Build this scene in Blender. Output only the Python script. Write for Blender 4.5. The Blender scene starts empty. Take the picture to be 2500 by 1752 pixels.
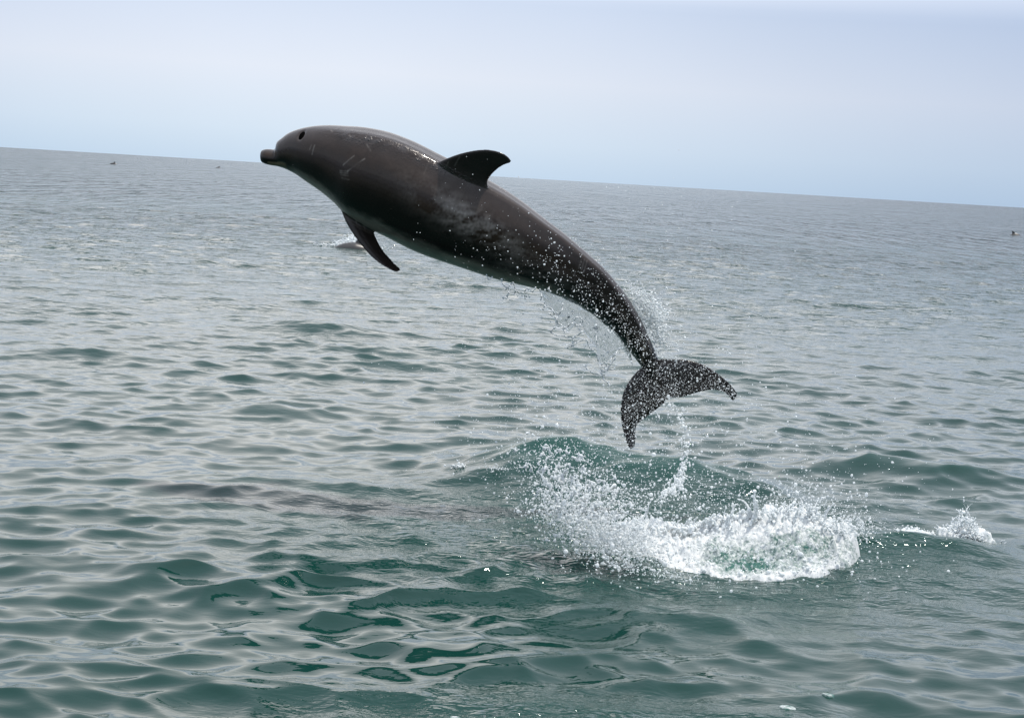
import bpy, math, random
import numpy as np
from mathutils import Vector, Matrix, noise as mnoise

random.seed(7)
rng = np.random.default_rng(11)
scene = bpy.context.scene
COL = scene.collection
R_ = math.radians

# ------------------------------------------------------------------ camera
FOC = 4200.0                      # focal length in pixels of a 2500 px wide frame
PITCH = R_(6.01); ROLL = R_(3.39)
CAMZ = 2.14
CAM = np.array([0.0, 0.0, CAMZ])
Fv = np.array([0.0, math.cos(PITCH), -math.sin(PITCH)])
R0 = np.array([1.0, 0.0, 0.0]); U0 = np.cross(R0, Fv)
Rv = R0 * math.cos(ROLL) + U0 * math.sin(ROLL)
Uv = -R0 * math.sin(ROLL) + U0 * math.cos(ROLL)
cam_data = bpy.data.cameras.new('camera')
cam_data.sensor_width = 36.0
cam_data.lens = FOC / 2500 * 36
cam_data.clip_start = 0.05
cam_data.clip_end = 100000
cam = bpy.data.objects.new('camera', cam_data)
COL.objects.link(cam)
M = Matrix(((Rv[0], Uv[0], -Fv[0], CAM[0]), (Rv[1], Uv[1], -Fv[1], CAM[1]), (Rv[2], Uv[2], -Fv[2], CAM[2]), (0, 0, 0, 1)))
cam.matrix_world = M
scene.camera = cam

# ------------------------------------------------------------------ sky, sun, exposure
SUN = np.array([0.30, 0.05, 0.94]); SUN /= np.linalg.norm(SUN)
sun_el = math.asin(SUN[2]); sun_az = math.atan2(SUN[0], SUN[1])
world = bpy.data.worlds.new('World'); scene.world = world
world.use_nodes = True
nt = world.node_tree; nt.nodes.clear()
out = nt.nodes.new('ShaderNodeOutputWorld')
sky = nt.nodes.new('ShaderNodeTexSky'); sky.sky_type = 'NISHITA'
sky.sun_disc = False; sky.sun_elevation = sun_el; sky.sun_rotation = sun_az
sky.air_density = 1.0; sky.dust_density = 6.0; sky.ozone_density = 1.0
bg1 = nt.nodes.new('ShaderNodeBackground'); bg1.inputs[1].default_value = 0.07
nt.links.new(sky.outputs[0], bg1.inputs[0])
tc = nt.nodes.new('ShaderNodeTexCoord')
sep = nt.nodes.new('ShaderNodeSeparateXYZ'); nt.links.new(tc.outputs['Generated'], sep.inputs[0])
ramp = nt.nodes.new('ShaderNodeValToRGB')
el = ramp.color_ramp.elements
el[0].position = 0.0; el[0].color = (0.68, 0.83, 0.98, 1)
el[1].position = 1.0; el[1].color = (1.85, 1.82, 1.82, 1)
for p_, c_ in ((0.02, (0.78, 0.90, 1.02)), (0.055, (0.87, 0.93, 1.03)), (0.10, (0.72, 0.82, 0.99)), (0.17, (1.90, 1.84, 1.80)), (0.32, (1.50, 1.46, 1.45)), (0.6, (1.35, 1.34, 1.34))):
    e = el.new(p_); e.color = (*c_, 1)
nt.links.new(sep.outputs[2], ramp.inputs[0])
dot = nt.nodes.new('ShaderNodeVectorMath'); dot.operation = 'DOT_PRODUCT'
nt.links.new(tc.outputs['Generated'], dot.inputs[0]); dot.inputs[1].default_value = (-0.12, 0.97, 0.12)
def wmath(op, a, b):
    n = nt.nodes.new('ShaderNodeMath'); n.operation = op
    for i, v in enumerate((a, b)):
        if v is None: continue
        if isinstance(v, (int, float)): n.inputs[i].default_value = v
        else: nt.links.new(v, n.inputs[i])
    return n.outputs[0]
t_ = wmath('SUBTRACT', dot.outputs['Value'], 1.0)
t_ = wmath('MULTIPLY', t_, 13.0)
t_ = wmath('EXPONENT', t_, None)
tint = nt.nodes.new('ShaderNodeMix'); tint.data_type = 'VECTOR'      # brighter and whiter towards the hazy side, bluer away from it
nt.links.new(t_, tint.inputs['Factor']); tint.inputs[4].default_value = (0.555, 0.625, 0.735); tint.inputs[5].default_value = (1.05, 1.04, 1.03)
vm = nt.nodes.new('ShaderNodeVectorMath'); vm.operation = 'MULTIPLY'
nt.links.new(ramp.outputs[0], vm.inputs[0]); nt.links.new(tint.outputs[1], vm.inputs[1])
mp = nt.nodes.new('ShaderNodeMapping'); mp.inputs['Scale'].default_value = (1.0, 1.0, 1.3); nt.links.new(tc.outputs['Generated'], mp.inputs['Vector'])
cn = nt.nodes.new('ShaderNodeTexNoise'); cn.inputs['Scale'].default_value = 3.5; cn.inputs['Detail'].default_value = 4; nt.links.new(mp.outputs[0], cn.inputs['Vector'])
cr = nt.nodes.new('ShaderNodeMapRange'); cr.inputs[1].default_value = .3; cr.inputs[2].default_value = .7; cr.inputs[3].default_value = .98; cr.inputs[4].default_value = 1.02
nt.links.new(cn.outputs['Fac'], cr.inputs[0])
vm2 = nt.nodes.new('ShaderNodeVectorMath'); vm2.operation = 'SCALE'; nt.links.new(vm.outputs[0], vm2.inputs[0]); nt.links.new(cr.outputs[0], vm2.inputs['Scale']); vm = vm2
bg2 = nt.nodes.new('ShaderNodeBackground'); bg2.inputs[1].default_value = 1.0
nt.links.new(vm.outputs[0], bg2.inputs[0])
mx = nt.nodes.new('ShaderNodeMixShader'); mx.inputs[0].default_value = 0.86
nt.links.new(bg1.outputs[0], mx.inputs[1]); nt.links.new(bg2.outputs[0], mx.inputs[2])
nt.links.new(mx.outputs[0], out.inputs[0])

sun_data = bpy.data.lights.new('sun', 'SUN')
sun_data.energy = 3.8; sun_data.angle = R_(3.2); sun_data.color = (1.0, 0.93, 0.84)
sun = bpy.data.objects.new('sun', sun_data); COL.objects.link(sun)
sun.rotation_euler = Vector((-SUN[0], -SUN[1], -SUN[2])).to_track_quat('-Z', 'Y').to_euler()
scene.view_settings.view_transform = 'Standard'; scene.view_settings.look = 'None'
scene.view_settings.gamma = 1.0; scene.view_settings.exposure = 0.12
scene.view_settings.use_curve_mapping = False
scene.cycles.max_bounces = 10; scene.cycles.transmission_bounces = 8
scene.cycles.caustics_reflective = False; scene.cycles.caustics_refractive = False

# ------------------------------------------------------------------ helpers
def P(px, py, d):
    """a world point seen at photo pixel (px, py) at forward distance d"""
    px = np.asarray(px, float); py = np.asarray(py, float); d = np.asarray(d, float)
    v = Fv[None] + ((px - 1250) / FOC).reshape(-1, 1) * Rv[None] - ((py - 876) / FOC).reshape(-1, 1) * Uv[None]
    return CAM[None] + v * d.reshape(-1, 1)
def P1(px, py, d): return P([px], [py], [d])[0]
def gdist(px, py, z=0.0):
    v = P([px], [py], [1.0])[0] - CAM
    return (z - CAMZ) / v[2]
def G(px, py, z=0.0): return P1(px, py, gdist(px, py, z))

def new_mesh(name, V, Fc, smooth=True):
    V = np.asarray(V, np.float32); Fc = np.asarray(Fc, np.int32)
    me = bpy.data.meshes.new(name)
    me.vertices.add(len(V)); me.vertices.foreach_set('co', V.ravel())
    k = Fc.shape[1]
    me.loops.add(Fc.size); me.loops.foreach_set('vertex_index', Fc.ravel())
    me.polygons.add(len(Fc)); me.polygons.foreach_set('loop_start', np.arange(0, Fc.size, k, dtype=np.int32))
    me.update(calc_edges=True)
    if smooth: me.polygons.foreach_set('use_smooth', np.ones(len(Fc), bool))
    me.validate()
    return me
def link(name, me, mat=None, parent=None):
    o = bpy.data.objects.new(name, me); COL.objects.link(o)
    if mat: me.materials.append(mat)
    if parent is not None: o.parent = parent
    return o
def tag(o, label=None, cat=None, group=None, kind=None):
    if label: o['label'] = label
    if cat: o['category'] = cat
    if group: o['group'] = group
    if kind: o['kind'] = kind
    return o
def empty(name, loc=(0, 0, 0)):
    o = bpy.data.objects.new(name, None); o.location = loc; o.empty_display_size = 0.1
    COL.objects.link(o); return o
def set_attr(me, name, arr, typ='FLOAT', dom='POINT'):
    a = me.attributes.new(name, typ, dom)
    a.data.foreach_set({'FLOAT': 'value', 'FLOAT_VECTOR': 'vector', 'FLOAT_COLOR': 'color'}[typ], np.asarray(arr, np.float32).ravel())
def sstep(a, b, x):
    t = np.clip((x - a) / (b - a), 0, 1); return t * t * (3 - 2 * t)
def crom(pts, n):
    """Catmull-Rom resample rows of an array (any columns) to n rows, even in row index"""
    pts = np.asarray(pts, float); m = len(pts)
    ext = np.vstack([2 * pts[0] - pts[1], pts, 2 * pts[-1] - pts[-2]])
    u = np.linspace(0, m - 1 - 1e-9, n); i = np.floor(u).astype(int); t = (u - i)[:, None]
    a, b, c, d = ext[i], ext[i + 1], ext[i + 2], ext[i + 3]
    return 0.5 * ((2 * b) + (-a + c) * t + (2 * a - 5 * b + 4 * c - d) * t ** 2 + (-a + 3 * b - 3 * c + d) * t ** 3)
def fbm(p, scale, octv=4, seed=0.0):
    v = 0.0; a = 1.0; s = scale
    for k in range(octv):
        v += a * mnoise.noise(Vector((p[0] * s + seed, p[1] * s - seed * 1.7, p[2] * s + seed * 0.3 + k * 9.1)))
        a *= 0.5; s *= 2.03
    return v
def tube_arr(path, rad, k=8):
    """closed tube along a path with radii -> verts, quads"""
    path = np.asarray(path, float); rad = np.asarray(rad, float); n = len(path)
    T = np.gradient(path, axis=0); T /= np.linalg.norm(T, axis=1)[:, None] + 1e-9
    ref = np.array([0.13, 0.97, 0.21]); A = np.cross(T, ref); A /= np.linalg.norm(A, axis=1)[:, None] + 1e-9
    B = np.cross(T, A); ang = np.linspace(0, 2 * math.pi, k, endpoint=False)
    V = path[:, None] + rad[:, None, None] * (np.cos(ang)[None, :, None] * A[:, None] + np.sin(ang)[None, :, None] * B[:, None])
    V = V.reshape(-1, 3); Q = []
    for i in range(n - 1):
        for j in range(k):
            Q.append((i * k + j, i * k + (j + 1) % k, (i + 1) * k + (j + 1) % k, (i + 1) * k + j))
    return V, np.array(Q)

# ------------------------------------------------------------------ materials
class NT:
    def __init__(s, name):
        s.m = bpy.data.materials.new(name); s.m.use_nodes = True; s.t = s.m.node_tree; s.t.nodes.clear()
        s.out = s.n('ShaderNodeOutputMaterial')
    def n(s, t, **kw):
        x = s.t.nodes.new(t)
        for k, v in kw.items(): setattr(x, k, v)
        return x
    def l(s, a, b): s.t.links.new(a, b)
    def val(s, sock, v):
        if isinstance(v, (int, float, tuple)): sock.default_value = v
        else: s.l(v, sock)
    def math(s, op, a, b=None, c=None, clamp=False):
        x = s.n('ShaderNodeMath', operation=op, use_clamp=clamp)
        for i, v in enumerate((a, b, c)):
            if v is not None: s.val(x.inputs[i], v)
        return x.outputs[0]
    def attr(s, name): return s.n('ShaderNodeAttribute', attribute_name=name)
    def noise(s, vec, scale, detail=4, rough=0.5, dist=0.0):
        x = s.n('ShaderNodeTexNoise'); x.inputs['Scale'].default_value = scale
        x.inputs['Detail'].default_value = detail; x.inputs['Roughness'].default_value = rough
        x.inputs['Distortion'].default_value = dist
        if vec is not None: s.l(vec, x.inputs['Vector'])
        return x.outputs['Fac']
    def mapr(s, v, a, b, c=0.0, d=1.0):
        x = s.n('ShaderNodeMapRange'); s.val(x.inputs[0], v)
        x.inputs[1].default_value = a; x.inputs[2].default_value = b; x.inputs[3].default_value = c; x.inputs[4].default_value = d
        return x.outputs[0]
    def mixc(s, f, a, b):
        x = s.n('ShaderNodeMix', data_type='RGBA'); s.val(x.inputs['Factor'], f)
        s.val(x.inputs[6], a); s.val(x.inputs[7], b); return x.outputs[2]
    def vmul(s, v, t):
        x = s.n('ShaderNodeVectorMath', operation='MULTIPLY'); s.l(v, x.inputs[0]); x.inputs[1].default_value = t
        return x.outputs[0]

SEA_COL = (0.006, 0.062, 0.046, 1)
def water_material():
    w = NT('sea_water')
    pos = w.n('ShaderNodeNewGeometry').outputs['Position']
    b = w.n('ShaderNodeBsdfPrincipled')
    b.inputs['IOR'].default_value = 1.333
    n0 = w.noise(pos, 0.35, 2)
    thin = w.attr('thin').outputs['Fac']
    c = w.mixc(n0, (0.003, 0.026, 0.021, 1), (0.005, 0.036, 0.030, 1))
    c = w.mixc(thin, c, (0.010, 0.062, 0.050, 1))
    w.l(c, b.inputs['Base Color'])
    ro = w.attr('rough').outputs['Fac']
    w.l(ro, b.inputs['Roughness'])
    # fine relief: small wind ripples, stronger with distance and round the splash
    chop = w.attr('chop').outputs['Fac']
    far = w.attr('far').outputs['Fac']
    v1 = w.vmul(pos, (0.55, 1.0, 1.0))
    a = w.noise(v1, 9.0, 3, 0.55, 0.3)
    bb = w.noise(v1, 34.0, 2, 0.5, 0.2)
    cc = w.noise(v1, 1.5, 4, 0.6)
    h = w.math('MULTIPLY', w.math('SUBTRACT', a, 0.5), w.math('MULTIPLY_ADD', far, 0.085, w.math('MULTIPLY_ADD', chop, 0.085, 0.0022)))
    h2 = w.math('MULTIPLY', w.math('SUBTRACT', bb, 0.5), w.math('MULTIPLY', chop, 0.030))
    h3 = w.math('MULTIPLY', w.math('SUBTRACT', cc, 0.5), w.math('MULTIPLY', far, 0.42))
    e1 = w.noise(w.vmul(pos, (1.1, 0.28, 1.0)), 1.0, 5, 0.62, 0.3)
    e2 = w.noise(w.vmul(pos, (0.05, 0.02, 1.0)), 1.0, 3, 0.6)
    h4 = w.math('MULTIPLY', w.math('SUBTRACT', e1, 0.5), w.math('MULTIPLY', w.attr('farther').outputs['Fac'], w.mapr(e2, .3, .7, .35, 1.1)))
    hh = w.math('ADD', w.math('ADD', h, h2), w.math('ADD', h3, h4))
    for nm, sx_, sy_, am in (('lod_b', .6, .07, 14.0), ('lod_c', .2, .014, 70.0), ('lod_d', .05, .0026, 380.0)):
        e_ = w.noise(w.vmul(pos, (sx_, sy_, 1.0)), 1.0, 4, 0.65, 0.2)
        hh = w.math('ADD', hh, w.math('MULTIPLY', w.math('SUBTRACT', e_, .5), w.math('MULTIPLY', w.attr(nm).outputs['Fac'], am)))
    bp = w.n('ShaderNodeBump'); bp.inputs['Strength'].default_value = 1.0; bp.inputs['Distance'].default_value = 1.0
    w.l(hh, bp.inputs['Height']); w.l(bp.outputs[0], b.inputs['Normal'])
    w.l(b.outputs[0], w.out.inputs[0])
    return w.m
def foam_material(name='sea_foam', lace=True):
    w = NT(name)
    pos = w.n('ShaderNodeNewGeometry').outputs['Position']
    white = w.n('ShaderNodeBsdfPrincipled')
    white.inputs['Base Color'].default_value = (0.90, 0.93, 0.94, 1); white.inputs['Roughness'].default_value = 0.45
    nb = w.noise(pos, 60, 5, 0.7); n2 = w.noise(pos, 150, 3, 0.7)
    bp = w.n('ShaderNodeBump'); bp.inputs['Strength'].default_value = 1.0; bp.inputs['Distance'].default_value = 0.005
    w.l(w.math('ADD', nb, w.math('MULTIPLY', n2, 0.4)), bp.inputs['Height']); w.l(bp.outputs[0], white.inputs['Normal'])
    tr = w.n('ShaderNodeBsdfTranslucent'); tr.inputs[0].default_value = (0.90, 0.94, 0.95, 1); w.l(bp.outputs[0], tr.inputs['Normal'])
    wm = w.n('ShaderNodeMixShader'); wm.inputs[0].default_value = 0.35; w.l(white.outputs[0], wm.inputs[1]); w.l(tr.outputs[0], wm.inputs[2]); white = wm
    if not lace:
        w.l(white.outputs[0], w.out.inputs[0]); return w.m
    wet = w.n('ShaderNodeBsdfPrincipled'); wet.inputs['Base Color'].default_value = (0.035, 0.120, 0.100, 1)
    wet.inputs['Roughness'].default_value = 0.12; wet.inputs['IOR'].default_value = 1.333
    w.l(bp.outputs[0], wet.inputs['Normal'])
    d = w.attr('foam').outputs['Fac']
    v1 = w.vmul(pos, (1.0, 1.0, 1.6))
    a = w.noise(v1, 11, 6, 0.72, 0.6); c = w.noise(v1, 48, 4, 0.7)
    k = w.math('ADD', w.math('MULTIPLY', a, 0.75), w.math('MULTIPLY', c, 0.45))
    f = w.mapr(w.math('ADD', k, w.math('SUBTRACT', d, 0.6)), 0.34, 0.56)
    ms = w.n('ShaderNodeMixShader'); w.l(f, ms.inputs[0]); w.l(wet.outputs[0], ms.inputs[1]); w.l(white.outputs[0], ms.inputs[2])
    w.l(ms.outputs[0], w.out.inputs[0])
    return w.m
def drop_material(name, white):
    w = NT(name)
    b = w.n('ShaderNodeBsdfPrincipled'); b.inputs['Base Color'].default_value = (0.93, 0.96, 0.97, 1)
    b.inputs['IOR'].default_value = 1.333; b.inputs['Roughness'].default_value = 0.04
    b.inputs['Transmission Weight'].default_value = 1 - white * .8
    tr = w.n('ShaderNodeBsdfTranslucent'); tr.inputs[0].default_value = (0.95, 0.97, 0.98, 1)
    ms = w.n('ShaderNodeMixShader'); ms.inputs[0].default_value = white * .50; w.l(b.outputs[0], ms.inputs[1]); w.l(tr.outputs[0], ms.inputs[2])
    w.l(ms.outputs[0], w.out.inputs[0]); return w.m
def film_material():
    w = NT('water_film')
    pos = w.n('ShaderNodeNewGeometry').outputs['Position']
    b = w.n('ShaderNodeBsdfPrincipled'); b.inputs['Base Color'].default_value = (0.97, 0.99, 1.0, 1)
    b.inputs['IOR'].default_value = 1.333; b.inputs['Roughness'].default_value = 0.04
    b.inputs['Transmission Weight'].default_value = 0.92
    nb = w.noise(w.vmul(pos, (1, 1, 0.6)), 22, 2, 0.5, 0.8)
    bp = w.n('ShaderNodeBump'); bp.inputs['Strength'].default_value = 0.6; bp.inputs['Distance'].default_value = 0.01
    w.l(nb, bp.inputs['Height']); w.l(bp.outputs[0], b.inputs['Normal'])
    w.l(b.outputs[0], w.out.inputs[0]); return w.m
def skin_material():
    w = NT('dolphin_skin')
    pos = w.n('ShaderNodeNewGeometry').outputs['Position']
    b = w.n('ShaderNodeBsdfPrincipled')
    col = w.attr('skin').outputs['Color']
    n1 = w.noise(pos, 9, 5, 0.6, 0.6)
    v = w.n('ShaderNodeVectorMath', operation='SCALE'); w.l(col, v.inputs[0]); w.l(w.mapr(n1, 0.25, 0.75, 0.75, 1.25), v.inputs['Scale'])
    w.l(v.outputs[0], b.inputs['Base Color'])
    n2 = w.noise(pos, 6, 4, 0.6)
    w.l(w.mapr(n2, 0.3, 0.7, 0.20, 0.30), b.inputs['Roughness'])
    b.inputs['Specular IOR Level'].default_value = 0.25
    # beads of water along the ridge and a very fine skin grain
    wet = w.attr('wet').outputs['Fac']
    vo = w.n('ShaderNodeTexVoronoi'); vo.inputs['Scale'].default_value = 55; w.l(pos, vo.inputs['Vector'])
    bead = w.math('MULTIPLY', w.mapr(vo.outputs['Distance'], 0.0, 0.5, 1.0, 0.0), wet)
    n3 = w.noise(pos, 70, 3, 0.6)
    hh = w.math('ADD', w.math('MULTIPLY', bead, 0.010), w.math('MULTIPLY', n3, 0.0006))
    n4 = w.noise(pos, 38, 3, 0.6)
    hh = w.math('ADD', hh, w.math('MULTIPLY', n4, w.math('MULTIPLY_ADD', w.attr('line').outputs['Fac'], 0.0055, 0.0008)))
    bp = w.n('ShaderNodeBump'); bp.inputs['Strength'].default_value = 1.0; bp.inputs['Distance'].default_value = 1.0
    w.l(hh, bp.inputs['Height']); w.l(bp.outputs[0], b.inputs['Normal'])
    w.l(w.mapr(wet, 0, 1, 0.12, 0.9), b.inputs['Coat Weight']); b.inputs['Coat Roughness'].default_value = 0.06
    w.l(b.outputs[0], w.out.inputs[0]); return w.m
def plain(name, col, rough=0.3):
    w = NT(name); b = w.n('ShaderNodeBsdfPrincipled')
    pos = w.n('ShaderNodeNewGeometry').outputs['Position']
    n = w.noise(pos, 30, 3)
    w.l(w.mixc(n, tuple(c * 0.8 for c in col) + (1,), tuple(c * 1.2 for c in col) + (1,)), b.inputs['Base Color'])
    b.inputs['Specular IOR Level'].default_value = 0.0 if rough > .9 else .5
    b.inputs['Roughness'].default_value = rough; w.l(b.outputs[0], w.out.inputs[0]); return w.m
M_water = water_material(); M_foam = foam_material(); M_white = foam_material('dense_foam', False)
M_drop = drop_material('clear_droplet', 0.35); M_spray = drop_material('aerated_droplet', 1.0)
M_film = film_material(); M_skin = skin_material()
M_black = plain('dark_opening', (0.003, 0.003, 0.003), 1.0); M_eye = plain('eye', (0.01, 0.008, 0.007), 0.08)
M_far = plain('distant_dolphin_skin', (0.035, 0.034, 0.034), 0.35)

# ------------------------------------------------------------------ sea
NW = 190
w_lam = np.exp(np.linspace(math.log(0.13), math.log(9.0), NW)) * rng.uniform(0.96, 1.04, NW)
w_dir = rng.normal(0, 1, NW) * np.interp(np.log(w_lam), [math.log(0.13), math.log(1.0), math.log(9)], [0.95, 0.62, 0.35]) - math.pi / 2 + 0.12
w_k = 2 * math.pi / w_lam
w_ph = rng.uniform(0, 2 * math.pi, NW)
sl = np.interp(np.log(w_lam), np.log([0.13, 0.25, 0.6, 1.2, 2.5, 5, 9]), [0.016, 0.028, 0.0200, 0.0098, 0.0048, 0.0030, 0.0012]) * 0.95
w_amp = sl / w_k * rng.uniform(0.6, 1.4, NW)
rng2 = np.random.default_rng(5); e_th = rng2.uniform(0, 2 * math.pi, NW); e_k = w_k / rng2.uniform(4, 9, NW); e_ph = rng2.uniform(0, 2 * math.pi, NW)
HUMPS = []   # (x, y, height, sx, sy_front, sy_back, skew)
def add_hump(px, py, h, sx, syf, syb, skew=0.0):
    g = G(px, py, h); HUMPS.append((g[0], g[1], h, sx, syf, syb, skew))
add_hump(1530, 1096, 0.22, 0.85, 0.66, 0.45, 0.10)
add_hump(1300, 1120, 0.10, 0.40, 0.45, 0.3, 0.0)
add_hump(2250, 1118, 0.13, 0.62, 0.42, 0.30, 0.10)
add_hump(1700, 1500, 0.07, 0.42, 0.42, 0.3, 0.15)
add_hump(2180, 1300, 0.10, 0.55, 0.30, 0.3, 0.0)
add_hump(1100, 1560, 0.05, 0.25, 0.20, 0.2, 0.1)
add_hump(680, 985, 0.09, 0.35, 0.25, 0.2, 0.0)
add_hump(220, 850, 0.07, 0.60, 0.35, 0.25, 0.0)
add_hump(760, 790, 0.07, 0.8, 0.4, 0.3, 0.0)
add_hump(450, 1400, 0.03, 0.55, 0.35, 0.25, 0.1)
RINGS = [(*G(px, py)[:2], r, a) for px, py, r, a in ((2430, 1378, .10, .004), (2372, 1438, .08, .004), (2345, 1400, .13, .003), (2250, 1225, .12, .004),
         (1190, 1262, .12, .004), (1120, 1180, .10, .004), (1240, 1300, .10, .003), (1390, 1420, .10, .003))]
gl = G(980, 1430)[:2]
def sea(x, y, spc, choppy=True):
    """height, horizontal shift and lost slope variance of the sea at flat points"""
    h = np.zeros_like(x); dx = np.zeros_like(x); dy = np.zeros_like(x); lost = np.zeros_like(x)
    # long patches of calmer and livelier water
    gust = 0.85 + 0.22 * np.sin(0.31 * x + 0.17 * y + 1.3) * np.sin(0.23 * y - 0.12 * x + 0.4) + 0.10 * np.sin(0.9 * x - 0.5 * y)
    local = 1 + 0.70 * np.exp(-((x - gl[0]) / 1.25) ** 2 - ((y - gl[1]) / 1.3) ** 2)
    for i in range(NW):
        cx, sx = math.cos(w_dir[i]), math.sin(w_dir[i]); k = w_k[i]
        att = np.clip((w_lam[i] / spc - 2.2) / 2.5, 0, 1) * (gust if w_lam[i] < 2.5 else 1.0)
        if 0.2 < w_lam[i] < 0.75: att = att * local
        th = k * (cx * x + sx * y) + w_ph[i]
        env = 1 + 0.75 * np.cos(e_k[i] * (math.cos(e_th[i]) * x + math.sin(e_th[i]) * y) + e_ph[i]) if w_lam[i] < 3 else 1.0
        c = np.cos(th); s = np.sin(th); a = w_amp[i] * att * env
        h += a * c
        if choppy: dx -= a * s * cx * 1.45; dy -= a * s * sx * 1.45
        lost += 0.5 * (w_amp[i] * k) ** 2 - 0.5 * (a * k / np.maximum(gust, .1)) ** 2
    for (hx, hy, hh, sx_, syf, syb, sk) in HUMPS:
        u = x - hx; v = (y - hy) + sk * u
        sy = np.where(v < 0, syf, syb)
        h += hh * np.exp(-(np.abs(u) / sx_) ** 2.4 * 0.6) * np.exp(-(v / sy) ** 2)
    for rx, ry, r, a in RINGS:
        d = np.hypot(x - rx, y - ry)
        h += 0.45 * a * np.cos(2 * math.pi * d / 0.06) * np.exp(-((d - r * 0.6) / (r * 0.5)) ** 2)
    return h, dx, dy, np.maximum(lost, 0)
th_f = np.linspace(-0.42, 0.42, 880)
th_c = np.concatenate([np.linspace(0.42, 2 * math.pi - 0.42, 92)[1:-1]])
TH = np.concatenate([th_f, th_c])
r_near = np.concatenate([[0.02], np.linspace(0.5, 4.6, 26)[:-1]])
r_mid = np.exp(np.concatenate([np.arange(math.log(4.6), math.log(70), 0.0030), np.arange(math.log(70), math.log(260), 0.0070)]))
r_far = [r_mid[-1]]; st = 0.0075
while r_far[-1] < 40000: r_far.append(r_far[-1] * (1 + st)); st = min(st * 1.05, 0.25)
RR = np.concatenate([r_near, r_mid, r_far[1:]])
rr, tt = np.meshgrid(RR, TH, indexing='ij')
X = rr * np.sin(tt); Y = rr * np.cos(tt)
dr = np.gradient(RR); spc = np.maximum(dr, 0.001)[:, None] * np.ones_like(tt)
dth = np.gradient(TH); spc_t = rr * np.abs(dth)[None, :]
spc = np.maximum(spc, np.where(np.abs(tt) < 0.42, spc_t, np.minimum(spc_t, 1e9)))
sh = X.shape
H_, DX, DY, LOST = sea(X.ravel(), Y.ravel(), spc.ravel())
V = np.stack([X.ravel() + DX, Y.ravel() + DY, H_], 1)
nr, ntn = sh
ii, jj = np.meshgrid(np.arange(nr - 1), np.arange(ntn), indexing='ij')
j2 = (jj + 1) % ntn
Q = np.stack([ii * ntn + jj, ii * ntn + j2, (ii + 1) * ntn + j2, (ii + 1) * ntn + jj], -1).reshape(-1, 4)[:, ::-1]
me = new_mesh('sea', V, Q)
farf = sstep(9, 70, rr.ravel())
g1 = G(1560, 1330)[:2]
dsp = np.sqrt(((X.ravel() - g1[0] - 0.15) / 1.5) ** 2 + ((Y.ravel() - 10.3) / 1.25) ** 2)
chop = np.exp(-dsp ** 2 * 0.9)
g2 = G(1450, 1745)[:2]
chop = np.maximum(chop, 0.7 * np.exp(-(((X.ravel() - g2[0]) / 0.9) ** 2 + ((Y.ravel() - g2[1] + .1) / 0.32) ** 2)))
set_attr(me, 'far', farf); r1_ = rr.ravel(); set_attr(me, 'farther', 2.6 * sstep(22, 90, r1_) * (1 - sstep(150, 400, r1_)))
set_attr(me, 'lod_b', sstep(55, 130, r1_) * (1 - sstep(300, 800, r1_))); set_attr(me, 'lod_c', sstep(180, 420, r1_) * (1 - sstep(1200, 3000, r1_))); set_attr(me, 'lod_d', sstep(800, 2000, r1_))
 
set_attr(me, 'chop', np.clip(chop, 0, 1))
set_attr(me, 'rough', 0.03 + 0.10 * sstep(15, 120, rr.ravel()))
set_attr(me, 'thin', np.clip(sstep(0.05, 0.24, H_) * 0.55 + 0.40 * chop, 0, 0.9))
sea_o = link('sea', me, M_water); tag(sea_o, 'wide grey green sea with small wind ripples reaching the tilted horizon', None, None, 'structure')
del X, Y, V, Q, H_, DX, DY, LOST
def sea_z(x, y):
    return float(sea(np.array([x]), np.array([y]), np.array([0.02]), False)[0][0])

# ------------------------------------------------------------------ leaping dolphin
ST = [ # top px, bottom px, roll deg, k = height/width, depth
 (636, 373, 636, 389, 30, .8, 9.56),
 (639, 367, 639, 396, 30, .8, 9.56),
 (649, 364, 649, 401, 30, .8, 9.55),
 (661, 364, 661, 404, 30, .8, 9.55),
 (671, 364, 675, 406, 32, .85, 9.54),
 (676, 348, 690, 410, 34, .95, 9.53),
 (688, 338, 702, 415, 36, 1.0, 9.52),
 (706, 325, 721, 425, 38, 1.0, 9.51),
 (733, 315, 742, 440, 40, 1.0, 9.49),
 (765, 309, 763, 454, 42, 1.02, 9.47),
 (803, 307, 788, 472, 44, 1.05, 9.45),
 (846, 309, 815, 495, 46, 1.05, 9.43),
 (893, 313, 846, 526, 47, 1.08, 9.41),
 (951, 325, 895, 555, 47, 1.1, 9.39),
 (1010, 347, 948, 581, 47, 1.12, 9.37),
 (1072, 378, 1003, 609, 47, 1.12, 9.36),
 (1135, 410, 1062, 632, 47, 1.13, 9.36),
 (1192, 441, 1120, 651, 47, 1.15, 9.36),
 (1236, 467, 1165, 666, 47, 1.18, 9.37),
 (1285, 501, 1212, 681, 48, 1.22, 9.38),
 (1335, 540, 1263, 693, 50, 1.28, 9.40),
 (1385, 578, 1317, 706, 52, 1.33, 9.42),
 (1436, 622, 1370, 724, 55, 1.4, 9.45),
 (1476, 658, 1414, 746, 58, 1.45, 9.47),
 (1506, 693, 1447, 766, 61, 1.5, 9.49),
 (1533, 728, 1475, 790, 64, 1.55, 9.52),
 (1552, 759, 1497, 808, 67, 1.6, 9.54),
 (1567, 787, 1514, 828, 70, 1.65, 9.56),
 (1580, 815, 1530, 848, 72, 1.65, 9.58),
 (1594, 845, 1547, 870, 74, 1.5, 9.60),
 (1606, 874, 1565, 893, 76, 1.2, 9.62),
 (1618, 905, 1585, 920, 78, .9, 9.64),
 (1628, 940, 1608, 948, 78, .6, 9.65)]
NS, NK = 260, 64
S = crom(ST, NS); DEEP = 1.17; S[:, 6] *= DEEP
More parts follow.
